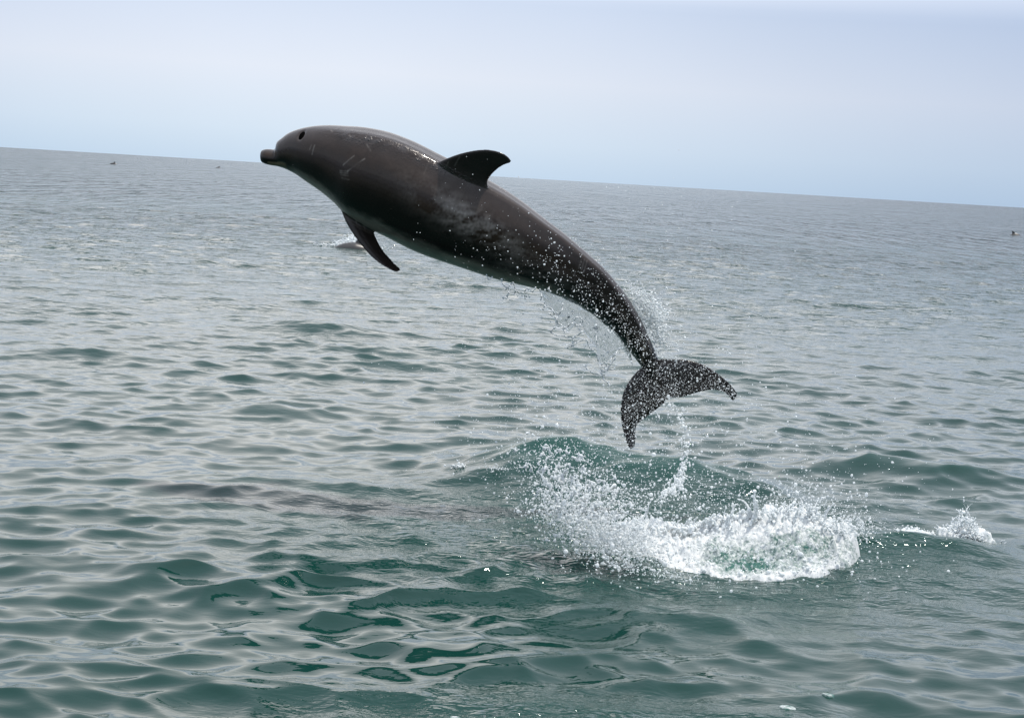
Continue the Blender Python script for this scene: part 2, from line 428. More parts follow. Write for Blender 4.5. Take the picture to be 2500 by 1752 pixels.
Tp = P(S[:, 0], S[:, 1], S[:, 6]); Bp = P(S[:, 2], S[:, 3], S[:, 6])
C = (Tp + Bp) / 2; half = np.linalg.norm(Tp - Bp, axis=1) / 2; Uin = (Tp - Bp) / (2 * half[:, None])
roll = np.radians(S[:, 4]); kk = S[:, 5]
Dd = Uin * np.cos(roll)[:, None] - Fv[None] * np.sin(roll)[:, None]       # dorsal direction
Ld = -(Uin * np.sin(roll)[:, None] + Fv[None] * np.cos(roll)[:, None])    # near (left) flank
wr = half / np.sqrt((kk * np.cos(roll)) ** 2 + np.sin(roll) ** 2); hr = wr * kk
sidx = np.arange(NS) / (NS - 1) * (len(ST) - 1)       # in station units
phi = np.linspace(0, 2 * math.pi, NK, endpoint=False)
rid = (0.070 * sstep(8, 13, sidx) * (1 - sstep(30, 32, sidx)))[:, None] * np.exp(-(np.minimum(phi, 2 * math.pi - phi) / 0.19) ** 2)[None]
rid2 = (0.05 * sstep(22, 27, sidx) * (1 - sstep(30, 32, sidx)))[:, None] * np.exp(-((phi - math.pi) / 0.30) ** 2)[None]
rad = 1 + rid + rid2
BV = C[:, None] + rad[..., None] * (np.cos(phi)[None, :, None] * (hr[:, None] * Dd)[:, None] + np.sin(phi)[None, :, None] * (wr[:, None] * Ld)[:, None])
# lip line: groove on both sides of the beak
for i in range(NS):
    if sidx[i] < 6.5:
        for j in range(NK):
            for c0 in (1.7, 2 * math.pi - 1.7):
                g = math.exp(-((phi[j] - c0) / 0.13) ** 2) * (1 - sstep(5, 6.5, sidx[i]))
                BV[i, j] += (C[i] - BV[i, j]) * 0.10 * g
verts = [BV.reshape(-1, 3)]; quads = []
for i in range(NS - 1):
    j = np.arange(NK); jn = (j + 1) % NK
    quads.append(np.stack([i * NK + j, i * NK + jn, (i + 1) * NK + jn, (i + 1) * NK + j], 1))
quads = [np.vstack(quads)]
def cap(ring, centre, base, flip):
    n = len(ring); q = []
    for a in range(n):
        q.append((ring[a], ring[(a + 1) % n], centre, centre) if not flip else (ring[(a + 1) % n], ring[a], centre, centre))
    return q
tris = []
nb = NS * NK
verts.append(np.array([C[0] + (C[0] - C[1]) * 0.6, C[-1]]))
for a in range(NK):
    tris.append(((a + 1) % NK, a, nb)); b0 = (NS - 1) * NK; tris.append((b0 + a, b0 + (a + 1) % NK, nb + 1))
vcount = nb + 2
def foil(rows, normal, n=40, k=24):
    """rows: lead xyz, trail xyz, thickness -> closed lens-section fin"""
    global vcount
    A = crom(np.array([np.concatenate([a, b, [t]]) for a, b, t in rows]), n)
    L, T, th = A[:, :3], A[:, 3:6], np.maximum(A[:, 6], 0.006)
    ang = np.linspace(0, 2 * math.pi, k, endpoint=False)
    u = (1 - np.cos(ang)) / 2                                     # 0 lead .. 1 trail
    prof = np.sin(ang) * (1.15 - 0.55 * u) + 0.12 * np.sign(np.sin(ang)) * (u > .5)
    nrm = np.asarray(normal); nrm = nrm / np.linalg.norm(nrm, axis=-1, keepdims=True)
    if nrm.ndim == 1: nrm = np.tile(nrm, (n, 1))
    VV = L[:, None] + (T - L)[:, None] * u[None, :, None] + prof[None, :, None] * (th / 2)[:, None, None] * nrm[:, None]
    verts.append(VV.reshape(-1, 3)); base = vcount
    q = []
    for i in range(n - 1):
        for j in range(k):
            q.append((base + i * k + j, base + i * k + (j + 1) % k, base + (i + 1) * k + (j + 1) % k, base + (i + 1) * k + j))
    quads.append(np.array(q)); vcount += n * k
    for i, f in ((0, True), (n - 1, False)):
        verts.append(VV[i].mean(0)[None]); c = vcount; vcount += 1
        for j in range(k):
            a, b = base + i * k + j, base + i * k + (j + 1) % k
            tris.append((b, a, c) if f else (a, b, c))
def on_plane(px, py, p0, n):
    v = P1(px, py, 1.0) - CAM
    return CAM + v * (np.dot(p0 - CAM, n) / np.dot(v, n))
# dorsal fin stands in the plane of the spine and the dorsal direction
i0 = int(16.6 / (len(ST) - 1) * (NS - 1))
Tn = C[i0 + 6] - C[i0 - 6]; Tn /= np.linalg.norm(Tn); nf = np.cross(Tn, Dd[i0]); nf /= np.linalg.norm(nf)
p0 = C[i0] + Dd[i0] * hr[i0]
DF = [(1035, 432, 1200, 505, .085), (1030, 420, 1199, 482, .075), (1048, 407, 1194, 462, .058), (1088, 388, 1190, 446, .046), (1124, 375, 1197, 431, .038), (1162, 367, 1212, 415, .030),
      (1194, 366, 1230, 403, .022), (1224, 373, 1243, 399, .015), (1241, 384, 1249, 395, .009)]
foil([(on_plane(a, b, p0, nf), on_plane(c, d, p0, nf), t) for a, b, c, d, t in [(q1, q2, q3, q4, q5 * 1.15 + .002) for q1, q2, q3, q4, q5 in DF]], nf)
# near flipper
FL = [(835, 480, 925, 525, .07, 0.02), (830, 500, 914, 548, .06, 0.02), (836, 522, 912, 562, .05, 0.0), (847, 547, 916, 575, .042, -0.01), (863, 573, 925, 594, .036, -0.02), (884, 601, 936, 612, .030, -0.03),
      (905, 625, 949, 627, .025, -0.04), (928, 644, 962, 641, .02, -0.05), (951, 658, 973, 651, .014, -0.06), (968, 665, 979, 659, .009, -0.06)]
FLI = len(verts); nfl = Fv * 0.85 + Uv * 0.25 - Rv * 0.45
foil([(P1(a, b, (9.40 + dz) * DEEP), P1(c, d, (9.40 + dz + .03) * DEEP), t * 1.1) for a, b, c, d, t, dz in FL], nfl)
# far flipper, swept back along the hidden flank
i1 = int(12.0 / (len(ST) - 1) * (NS - 1))
Ta = C[i1 + 6] - C[i1 - 6]; Ta /= np.linalg.norm(Ta)
root = C[i1] - Ld[i1] * wr[i1] * 0.75 - Dd[i1] * hr[i1] * 0.45
od = -Ld[i1] * 0.75 - Dd[i1] * 0.66; od /= np.linalg.norm(od)
nfar = np.cross(od, Ta)
FF = [(-.03, .20, -.06, .08), (0.0, .20, 0.03, .06), (.06, .21, .12, .045), (.14, .25, .20, .033), (.24, .29, .27, .021), (.31, .335, .33, .012)]
foil([(root + Ta * a + od * s_, root + Ta * b + od * (s_ - .0), t) for a, b, s_, t in FF], nfar)
# flukes
FK = [(1539, 1096, 1549, 1090, .012), (1529, 1079, 1552, 1073, .013), (1521, 1052, 1552, 1053, .014), (1516, 1022, 1556, 1036, .017), (1515, 992, 1572, 1023, .02),
      (1520, 962, 1590, 1009, .024), (1532, 935, 1607, 996, .028), (1553, 908, 1622, 984, .034), (1583, 884, 1633, 973, .040), (1612, 876, 1648, 971, .036), (1642, 876, 1668, 969, .030), (1679, 878, 1700, 959, .025),
      (1716, 889, 1733, 952, .021), (1744, 905, 1758, 954, .017), (1768, 924, 1775, 963, .014), (1788, 943, 1783, 973, .013), (1801, 962, 1791, 980, .012)]
nfk = Dd[-1] * 1.0
fk = []
for q_, (a, b, c, d, t) in enumerate(FK):
    s_ = (q_ - 8) / 8.0
    fk.append((P1(a, b, (9.63 + .05 * s_ * s_ - .03 * s_) * DEEP), P1(c, d, (9.66 + .08 * s_ * s_ - .03 * s_) * DEEP), t * 1.1 + .010))
foil(fk, nfk, n=70)
VV = np.vstack(verts); QQ = np.vstack(quads); TT = np.array(tris)
tmp = bpy.data.meshes.new('tmp'); tmp.from_pydata(VV.tolist(), [], QQ.tolist() + TT.tolist()); tmp.update()
to = bpy.data.objects.new('tmp', tmp); COL.objects.link(to)
rm = to.modifiers.new('r', 'REMESH'); rm.mode = 'VOXEL'; rm.voxel_size = 0.0052; rm.adaptivity = 0
sm = to.modifiers.new('s', 'SMOOTH'); sm.factor = 0.5; sm.iterations = 5
dg = bpy.context.evaluated_depsgraph_get()
bme = bpy.data.meshes.new_from_object(to.evaluated_get(dg)); bme.name = 'dolphin_body'
bpy.data.objects.remove(to); bpy.data.meshes.remove(tmp)
nv = len(bme.vertices); bv = np.zeros(nv * 3, np.float32); bme.vertices.foreach_get('co', bv); bv = bv.reshape(-1, 3).astype(float)
# skin colouring, with some painted light and shade, follows the body: station s, dorsal coordinate, near-flank coordinate
idx = np.zeros(nv, int)
for a in range(0, nv, 20000):
    d2 = ((bv[a:a + 20000, None] - C[None]) ** 2).sum(2); idx[a:a + 20000] = d2.argmin(1)
rel = bv - C[idx]
cu = (rel * Dd[idx]).sum(1) / hr[idx]; cl = (rel * Ld[idx]).sum(1) / wr[idx]; cs = sidx[idx]
angd = np.degrees(np.arctan2(cl, cu))      # 0 dorsal ridge, +90 near flank, 180 belly
rr_ = np.hypot(cu, cl)
nz = np.array([mnoise.noise(Vector(p) * 5.0) for p in bv])
nz2 = np.array([mnoise.noise(Vector((p[0] * 14, p[1] * 30, p[2] * 30))) for p in bv])
nz3 = np.array([mnoise.noise(Vector(p) * 60.0) for p in bv])
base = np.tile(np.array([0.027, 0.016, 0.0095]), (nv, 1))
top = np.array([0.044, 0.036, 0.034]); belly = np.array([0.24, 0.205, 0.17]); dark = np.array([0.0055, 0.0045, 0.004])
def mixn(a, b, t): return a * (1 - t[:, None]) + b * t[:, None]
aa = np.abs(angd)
base = mixn(base, dark, np.clip(sstep(40, 78, aa + 18 * nz), 0, 1) * 0.85)  # flanks darkened: backlit shade painted into the skin colour
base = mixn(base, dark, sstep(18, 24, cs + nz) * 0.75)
base = mixn(base, np.tile(top, (nv, 1)), (1 - sstep(-6, 46, angd + 14 * nz)) * (1 - sstep(19, 26, cs)) * 0.9)  # paler back beyond the ridge: light from above painted into the skin
bl = sstep(93, 116, aa + 8 * nz + 4 * nz2) * sstep(6.0, 10, cs) * (1 - sstep(20.5, 24, cs)) * (rr_ < 1.06)
base = mixn(base, np.tile(belly, (nv, 1)), bl * 0.95)
jaw = sstep(88, 100, aa) * (1 - sstep(6.0, 7.0, cs)) * sstep(2.2, 3.2, cs)
base = mixn(base, np.tile(np.array([0.15, 0.12, 0.075]), (nv, 1)), jaw * 0.75)
base = mixn(base, np.tile(np.array([0.003, 0.0025, 0.002]), (nv, 1)), np.exp(-((aa - 90) / 5) ** 2) * (1 - sstep(6, 7, cs)) * sstep(.8, 1.6, cs) * .8)
# pale worn patch on the flank below and behind the dorsal fin
pat = np.exp(-((cs - 17.2) / 2.0) ** 2 - ((angd - (46 + 4 * (cs - 16))) / 17) ** 2) * np.clip(0.55 + 0.9 * nz + 0.9 * nz2 + .5 * nz3, 0, 1.4) * (rr_ < 1.15)
base = mixn(base, np.tile(np.array([0.26, 0.235, 0.215]), (nv, 1)), np.clip(pat, 0, 1) * 0.85)
pat2 = np.exp(-((cs - 21) / 2.4) ** 2 - ((angd - 88) / 22) ** 2) * np.clip(0.2 + 1.3 * nz + .8 * nz2, 0, 1) * (rr_ < 1.15)
base = mixn(base, np.tile(np.array([0.09, 0.085, 0.08]), (nv, 1)), np.clip(pat2, 0, 1) * 0.7)
# fins are darker than the flank; keel of the tail stock carries pale streaks
fin = np.where(aa > 80, sstep(1.03, 1.08, rr_), sstep(1.03, 1.40, rr_)) * (cs > 8)
flv = verts[FLI]; band = np.where((cs > 8) & (cs < 14) & (aa > 70))[0]
fd2 = ((bv[band, None] - flv[None, ::2]) ** 2).sum(2).min(1); fin[band] = np.maximum(fin[band], 1 - sstep(.016, .026, np.sqrt(fd2)) )
base = mixn(base, np.tile(np.array([0.016, 0.0125, 0.011]), (nv, 1)), fin * 0.9)
# rake marks: segments between points seen on the skin
from mathutils.bvhtree import BVHTree
bvh = BVHTree.FromObject(bpy.data.objects.new('q', bme), dg) if False else None
tri_src = [list(p.vertices) for p in bme.polygons]
bvh = BVHTree.FromPolygons([Vector(v) for v in bv], tri_src)
def hit(px, py):
    d = P1(px, py, 1.0) - CAM; d /= np.linalg.norm(d)
    loc, nor, ind, dist = bvh.ray_cast(Vector(CAM), Vector(d))
    return (np.array(loc), np.array(nor)) if loc is not None else (None, None)
RAKES = [((864, 381), (838, 403), .7), ((890, 388), (848, 419), .9), ((768, 355), (762, 377), .5), ((760, 355), (756, 365), .3), ((830, 417), (848, 418), .4), ((830, 422), (849, 423), .4), ((832, 427), (850, 429), .35), ((835, 434), (852, 439), .3),
         ((1035, 425), (1045, 400), .12), ((895, 352), (905, 368), .35), ((1110, 405), (1122, 383), .25), ((1088, 412), (1095, 395), .3), ((852, 328), (856, 336), .4), ((808, 318), (812, 322), .4),
         ((1433, 636), (1425, 665), .35), ((1427, 633), (1419, 660), .3), ((1419, 634), (1413, 655), .25), ((1435, 700), (1470, 692), .5), ((1410, 703), (1440, 697), .3), ((1500, 710), (1515, 735), .25), ((1380, 680), (1400, 690), .2), ((1240, 665), (1250, 672), .6)]
for (a, b), (c, d), s_ in RAKES:
    h1, _ = hit(a, b); h2, _ = hit(c, d)
    if h1 is None or h2 is None: continue
    ab = h2 - h1; t = np.clip(((bv - h1) @ ab) / (ab @ ab), 0, 1); dd = np.linalg.norm(bv - h1 - t[:, None] * ab, axis=1)
    base = mixn(base, np.tile(np.array([0.30, 0.27, 0.24]), (nv, 1)), np.exp(-(dd / 0.0042) ** 2) * s_ * (0.7 + 0.5 * nz3))
STK = [((1532, 812), (1537, 845), .5, .006), ((1573, 845), (1567, 885), .6, .008), ((1567, 885), (1552, 905), .8, .007), ((1545, 850), (1556, 878), .35, .008), ((1583, 830), (1590, 860), .3, .006)]
for (a, b), (c, d), s_, w_ in STK:
    h1, _ = hit(a, b); h2, _ = hit(c, d)
    if h1 is None or h2 is None: continue
    ab = h2 - h1; t = np.clip(((bv - h1) @ ab) / (ab @ ab), 0, 1); dd = np.linalg.norm(bv - h1 - t[:, None] * ab, axis=1)
    base = mixn(base, np.tile(np.array([0.34, 0.28, 0.22]), (nv, 1)), np.exp(-(dd / w_) ** 2) * s_)
set_attr(bme, 'skin', np.hstack([np.clip(base, 0.002, 1), np.ones((nv, 1))]), 'FLOAT_COLOR')
wet = np.exp(-((angd - 4) / 7) ** 2) * sstep(10.5, 12, cs) * (1 - sstep(15.5, 17, cs)) * (rr_ < 1.15) * np.clip(0.35 + 1.6 * nz2 + 1.0 * nz, 0, 1)
wet = np.maximum(wet, 0.6 * sstep(24, 27, cs) * np.clip(0.4 + nz3, 0, 1))
set_attr(bme, 'wet', wet); set_attr(bme, 'line', np.exp(-(angd / 12) ** 2) * sstep(9, 11, cs) * (1 - sstep(15.8, 17, cs)) * (rr_ < 1.15))
# blowhole: a dent pressed into the skin
bh, bn = hit(735, 329)
dent_ax = C[min(NS - 1, int(8 / (len(ST) - 1) * NS) + 4)] - C[int(8 / (len(ST) - 1) * NS) - 4]; dent_ax /= np.linalg.norm(dent_ax)
side = np.cross(bn, dent_ax); side /= np.linalg.norm(side); ax2 = np.cross(side, bn)
r_ = bv - bh; e = np.sqrt(((r_ @ side) / 0.040) ** 2 + ((r_ @ ax2) / 0.027) ** 2)
near = np.linalg.norm(r_, axis=1) < 0.08
push = np.where(near, np.exp(-e ** 4) * 0.010, 0.0)
bv2 = bv - bn[None] * push[:, None]
bme.vertices.foreach_set('co', bv2.astype(np.float32).ravel()); bme.update()
bme.polygons.foreach_set('use_smooth', np.ones(len(bme.polygons), bool))
dol = empty('dolphin', tuple(C[int(NS * .5)]))
tag(dol, 'large dark grey brown dolphin leaping clear of the water, tail trailing spray', 'dolphin')
def keep(o, parent):                               # parent without moving the world-space mesh
    o.parent = parent; o.matrix_parent_inverse = Matrix.Translation(parent.location).inverted()
body = link('body', bme, M_skin); keep(body, dol)
def ellipsoid(name, c, ax, rx, ry, rz, mat, parent, seg=24):
    u = np.linspace(0, 2 * math.pi, seg, endpoint=False); v = np.linspace(0.001, math.pi - 0.001, seg // 2 + 1)
    uu, vv = np.meshgrid(u, v); pts = np.stack([np.sin(vv) * np.cos(uu) * rx, np.sin(vv) * np.sin(uu) * ry, np.cos(vv) * rz], -1).reshape(-1, 3)
    Rm = np.array(ax).T; pts = pts @ Rm.T + np.asarray(c)
    q = []
    for i in range(len(v) - 1):
        for j in range(seg): q.append((i * seg + j, (i + 1) * seg + j, (i + 1) * seg + (j + 1) % seg, i * seg + (j + 1) % seg))
    o = link(name, new_mesh(name, pts, q), mat); keep(o, parent); return o
bh_o = ellipsoid('blowhole', bh - bn * 0.0135, (side, ax2, bn), 0.036, 0.021, 0.015, M_black, dol)
bh_o['label'] = 'open dark blowhole on top of the head'
for px, py in ((716, 404),):
    eh, en = hit(px, py)
    e1 = np.cross(en, Uv); e1 /= np.linalg.norm(e1); e2 = np.cross(en, e1)
    ellipsoid('eye', eh - en * 0.006, (e1, e2, en), 0.013, 0.009, 0.009, M_eye, dol)

# ------------------------------------------------------------------ droplets: points drawn as small beads by geometry nodes
def bead_object(name, pts, scl, mat, sub=2):
    pts = np.asarray(pts); me = bpy.data.meshes.new(name); me.vertices.add(len(pts)); me.vertices.foreach_set('co', pts.astype(np.float32).ravel())
    set_attr(me, 'bead_scale', scl, 'FLOAT_VECTOR'); set_attr(me, 'bead_turn', rng.uniform(-0.5, 0.5, (len(pts), 3)), 'FLOAT_VECTOR')
    me.materials.append(mat)
    o = bpy.data.objects.new(name, me); COL.objects.link(o)
    g = bpy.data.node_groups.new('beads', 'GeometryNodeTree')
    g.interface.new_socket('Geometry', in_out='INPUT', socket_type='NodeSocketGeometry')
    g.interface.new_socket('Geometry', in_out='OUTPUT', socket_type='NodeSocketGeometry')
    gi = g.nodes.new('NodeGroupInput'); go = g.nodes.new('NodeGroupOutput')
    ico = g.nodes.new('GeometryNodeMeshIcoSphere'); ico.inputs['Radius'].default_value = 1.0; ico.inputs['Subdivisions'].default_value = sub
    ss = g.nodes.new('GeometryNodeSetShadeSmooth'); smt = g.nodes.new('GeometryNodeSetMaterial'); smt.inputs['Material'].default_value = mat
    iop = g.nodes.new('GeometryNodeInstanceOnPoints')
    na = g.nodes.new('GeometryNodeInputNamedAttribute'); na.data_type = 'FLOAT_VECTOR'; na.inputs['Name'].default_value = 'bead_scale'
    nr_ = g.nodes.new('GeometryNodeInputNamedAttribute'); nr_.data_type = 'FLOAT_VECTOR'; nr_.inputs['Name'].default_value = 'bead_turn'
    L = g.links.new
    L(ico.outputs['Mesh'], ss.inputs['Geometry']); L(ss.outputs[0], smt.inputs['Geometry']); L(smt.outputs[0], iop.inputs['Instance'])
    L(gi.outputs[0], iop.inputs['Points']); L(na.outputs[0], iop.inputs['Scale']); L(nr_.outputs[0], iop.inputs['Rotation']); L(iop.outputs[0], go.inputs[0])
    md = o.modifiers.new('beads', 'NODES'); md.node_group = g
    return o
def scales(r, stretch=0.25):
    s = np.tile(np.asarray(r)[:, None], (1, 3)) * rng.uniform(1 - stretch, 1 + stretch, (len(r), 3)); return s
def radii(n, med=0.0035, sig=0.5, lo=0.0009, hi=0.011): return np.clip(np.exp(rng.normal(math.log(med), sig, n)), lo, hi)
def px_cloud(blobs, zmin=0.01, dk=1.0, rk=1.0, nk=1.0):
    """blobs: cx, cy, sx, sy, tilt, n, median radius, depth, depth spread"""
    A, Rr = [], []
    for cx, cy, sx, sy, tl, n, med, dep, ds in blobs:
        n = int(n * nk); dep = dep * dk; med = med * rk
        a = rng.normal(0, 1, n) * sx; b = rng.normal(0, 1, n) * sy; t = math.radians(tl)
        px = cx + a * math.cos(t) - b * math.sin(t); py = cy + a * math.sin(t) + b * math.cos(t)
        d = dep + rng.normal(0, ds, n)
        v = P(px, py, np.ones(n)) - CAM; gd = np.where(v[:, 2] < -1e-3, (0.03 - CAMZ) / v[:, 2], 1e9)
        d = np.minimum(d, gd * rng.uniform(0.93, 1.0, n))
        A.append(P(px, py, d)); Rr.append(radii(n, med))
    A = np.vstack(A); Rr = np.concatenate(Rr); ok = A[:, 2] > zmin
    return A[ok], Rr[ok]
# beads falling in front of flank and tail stock
pts, r = px_cloud([(1330, 640, 110, 55, 35, 130, .0032, 8.95, .15), (1420, 700, 80, 45, 45, 260, .0032, 8.95, .15), (1500, 770, 40, 45, 50, 260, .0033, 9.1, .12),
                   (1550, 830, 30, 30, 50, 200, .0033, 9.25, .1), (1350, 600, 16, 22, 0, 12, .006, 8.9, .1), (1160, 620, 90, 50, 20, 30, .0026, 8.95, .1)], dk=DEEP, rk=.56, nk=1.25)
o = bead_object('droplet', pts, scales(r), M_spray); tag(o, 'clear drops sprinkled in front of the dark flank and tail stock', 'spray', 'flying spray round the dolphin', 'stuff')
# beads over the flukes
fl_lead = crom(np.array([[a, b] for a, b, c, d, t in FK], float), 300); fl_tr = crom(np.array([[c, d] for a, b, c, d, t in FK], float), 300)
n = 2100; chd = np.linalg.norm(fl_lead - fl_tr, axis=1); u = rng.choice(300, n, p=chd / chd.sum()); w_ = rng.beta(1.15, 1.0, n)
xy = fl_lead[u] * (1 - w_)[:, None] + fl_tr[u] * w_[:, None] + rng.normal(0, 2, (n, 2))
pts = P(xy[:, 0], xy[:, 1], (9.55 - np.abs(rng.normal(0, .12, n))) * DEEP); r = radii(n, .0013, .5)
o = bead_object('droplet', pts, scales(r), M_spray); tag(o, 'dense white drops speckling the dark tail flukes', 'spray', 'flying spray round the dolphin', 'stuff')
# airy cloud of single drops
pts, r = px_cloud([(1250, 880, 130, 130, 0, 330, .0030, 9.4, .3), (1380, 900, 90, 100, 0, 330, .0033, 9.4, .3), (1700, 820, 130, 130, 0, 300, .0026, 9.5, .4), (1640, 1010, 110, 60, -10, 420, .0034, 9.5, .3),
                   (1750, 1000, 220, 140, 0, 500, .0030, 9.6, .4), (2000, 1150, 190, 80, 10, 260, .0034, 9.5, .4), (1330, 1020, 120, 70, 0, 420, .0034, 9.5, .3), (1500, 1100, 230, 70, 0, 700, .0034, 9.6, .3),
                   (1230, 480, 120, 80, 10, 50, .0024, 9.3, .3), (1600, 600, 90, 80, 30, 90, .0024, 9.3, .3), (1050, 800, 90, 90, 0, 40, .0022, 9.3, .3), (1600, 860, 30, 60, 0, 150, .003, 9.5, .2), (1480, 950, 30, 50, 0, 160, .003, 9.5, .15)], dk=1.1, rk=.62, nk=1.3)
o = bead_object('droplet', pts, scales(r), M_spray); tag(o, 'loose drops hanging in the air between the tail and the splash', 'spray', 'flying spray round the dolphin', 'stuff')

# ------------------------------------------------------------------ main splash
YC = 10.0
topx = [1440, 1500, 1560, 1600, 1700, 1760, 1810, 1835, 1870, 1930, 1980, 2010, 2040, 2080, 2110, 2150]
topy = [1318, 1285, 1272, 1284, 1286, 1280, 1268, 1256, 1252, 1258, 1248, 1276, 1290, 1284, 1310, 1345]
botx = [1440, 1500, 1560, 1640, 1700, 1750, 1850, 1950, 2050, 2100, 2150]
boty = [1330, 1350, 1374, 1398, 1408, 1416, 1426, 1424, 1408, 1388, 1352]
def ray_at_y(px, py, y):
    v = P1(px, py, 1.0) - CAM; return CAM + v * ((y - CAM[1]) / v[1])
cx_, ch_ = [], []
for a, b in zip(topx, topy):
    q = ray_at_y(a, b, YC); cx_.append(q[0]); ch_.append(q[2])
bx_, by_ = [], []
for a, b in zip(botx, boty):
    q = G(a, b); bx_.append(q[0]); by_.append(q[1])
nx, ny = 400, 190
gx = np.linspace(0.42, 2.20, nx); gy = np.linspace(9.15, 10.45, ny)
XX, YY = np.meshgrid(gx, gy, indexing='ij')
Hc = np.interp(XX, cx_, ch_) * 1.07 + .01; Yf = np.interp(XX, bx_, by_)
tfront = np.clip((YY - Yf) / (YC - Yf), 0, 1); tback = np.clip((YY - YC) / 0.30, 0, 1)
prof = np.where(YY < YC, 0.10 * sstep(0, .12, tfront) + 0.90 * tfront ** 1.9, 1 - sstep(0, 1, tback) * 1.2)
fx = sstep(0.42, 0.60, XX) * (1 - sstep(2.05, 2.2, XX))
zz = np.zeros_like(XX); fo = np.zeros_like(XX)
sea_h = sea(XX.ravel(), YY.ravel(), np.full(XX.size, .02), False)[0].reshape(XX.shape)
base_h = sea_h * (1 - sstep(0.0, 0.6, tfront) * (1 - tback))
for i in range(nx):
    for j in range(ny):
        p = (XX[i, j], YY[i, j], 0.0)
        n1 = fbm(p, 5.0, 5, 3.1); n2 = abs(fbm(p, 16.0, 4, 8.3)); n3 = fbm(p, 45.0, 2, 1.3)
        act = prof[i, j] * fx[i, j]
        zz[i, j] = act * Hc[i, j] + (0.05 * n1 + 0.045 * n2 + 0.014 * n3) * min(1, act * 3.0 + .0) - 0.02
        fo[i, j] = n1
edge = sstep(-0.04, 0.10, YY - Yf + 0.09 * fo) * (1 - sstep(10.15, 10.4, YY + 0.1 * fo)) * fx
Z = base_h + zz - 0.10 * (1 - edge)
pxs = np.interp(XX, bx_, botx)      # rough photo column for density
dens = 0.50 + 0.50 * sstep(0.70, 1.0, tfront) + 0.30 * (1 - sstep(1600, 1760, pxs)) + 0.12 * np.exp(-((tfront - .1) / .12) ** 2)
dens -= 0.15 * np.exp(-((pxs - 1840) / 90) ** 2 - ((tfront - .35) / .25) ** 2) + 0.05 * np.exp(-((pxs - 2000) / 90) ** 2 - ((tfront - .7) / .2) ** 2)
V = np.stack([XX, YY, Z], -1).reshape(-1, 3)
ii, jj = np.meshgrid(np.arange(nx - 1), np.arange(ny - 1), indexing='ij')
Q = np.stack([ii * ny + jj, (ii + 1) * ny + jj, (ii + 1) * ny + jj + 1, ii * ny + jj + 1], -1).reshape(-1, 4)
keepq = edge[ii, jj].ravel() > 0.02
me = new_mesh('foam', V, Q[keepq]); set_attr(me, 'foam', np.clip(dens, 0, 1).ravel())
spl = empty('splash', (1.3, 9.6, 0)); tag(spl, 'big white churning splash under the tail where the dolphin left the water', 'splash')
o = link('foam', me, M_foam); keep(o, spl); o['label'] = 'white broken crest and lacy foam face'
# jets and blobs thrown up from the crest
def chain(p, d, L, r0, bend=0.2, n=None):
    L *= 1.0; n = n or max(5, int(L / (r0 * 0.5))); t = np.linspace(0, 1, n)
    d = np.asarray(d, float); d /= np.linalg.norm(d); s = rng.normal(0, 1, 3) * bend
    pts = np.asarray(p)[None] + d[None] * (L * t)[:, None] + s[None] * (L * t ** 2)[:, None] - np.array([0, 0, 1])[None] * (0.3 * L * t ** 2)[:, None]
    r = r0 * (1 - 0.75 * t) * rng.uniform(0.75, 1.2, n); r[-1] = r0 * rng.uniform(.4, .8); return pts, r
BP, BR = [], []
for k in range(330):
    x = rng.uniform(0.75, 2.05); h = np.interp(x, cx_, ch_)
    p = np.array([x, YC + rng.normal(0, .05), h * rng.uniform(.75, 1.0)])
    a, b = chain(p, (rng.normal(0, .45), rng.normal(-.1, .4), 1.0), abs(rng.normal(0, .07 if x > 1.25 else .04)) + .02, rng.uniform(.006, .017)); BP.append(a); BR.append(b)
for px, py, L, tl in ((1730, 1268, .07, .5), (1738, 1262, .05, .9), (1782, 1270, .07, -.5), (1796, 1266, .06, .4), (1818, 1262, .07, -1.2), (1828, 1266, .06, -1.6), (1836, 1252, .05, -.3), (1930, 1262, .09, -.3), (1938, 1260, .06, -.6),
                      (1866, 1250, .05, -.2), (1985, 1252, .07, .1), (1955, 1254, .05, 0)):
    for m in range(3):
        p = ray_at_y(px + rng.normal(0, 3), py + 8, YC - .02); a, b = chain(p, (tl, -.1, 1), L, .015, .12); BP.append(a); BR.append(b)
for k in range(3200):                                            # lumps riding on the foam face
    i = rng.integers(0, nx); j = rng.integers(0, ny)
    if edge[i, j] < .5 or rng.random() > dens[i, j] * 1.2 or YY[i, j] > 10.12: continue
    BP.append(np.array([[XX[i, j], YY[i, j], Z[i, j] + rng.uniform(0, .012)]])); BR.append(np.array([np.clip(math.exp(rng.normal(math.log(.0042), .5)), .002, .014)]))
o = bead_object('foam_jet', np.vstack(BP), scales(np.concatenate(BR)), M_white); keep(o, spl); o['kind'] = 'stuff'; o['label'] = 'fingers and lumps of white water thrown up along the crest'
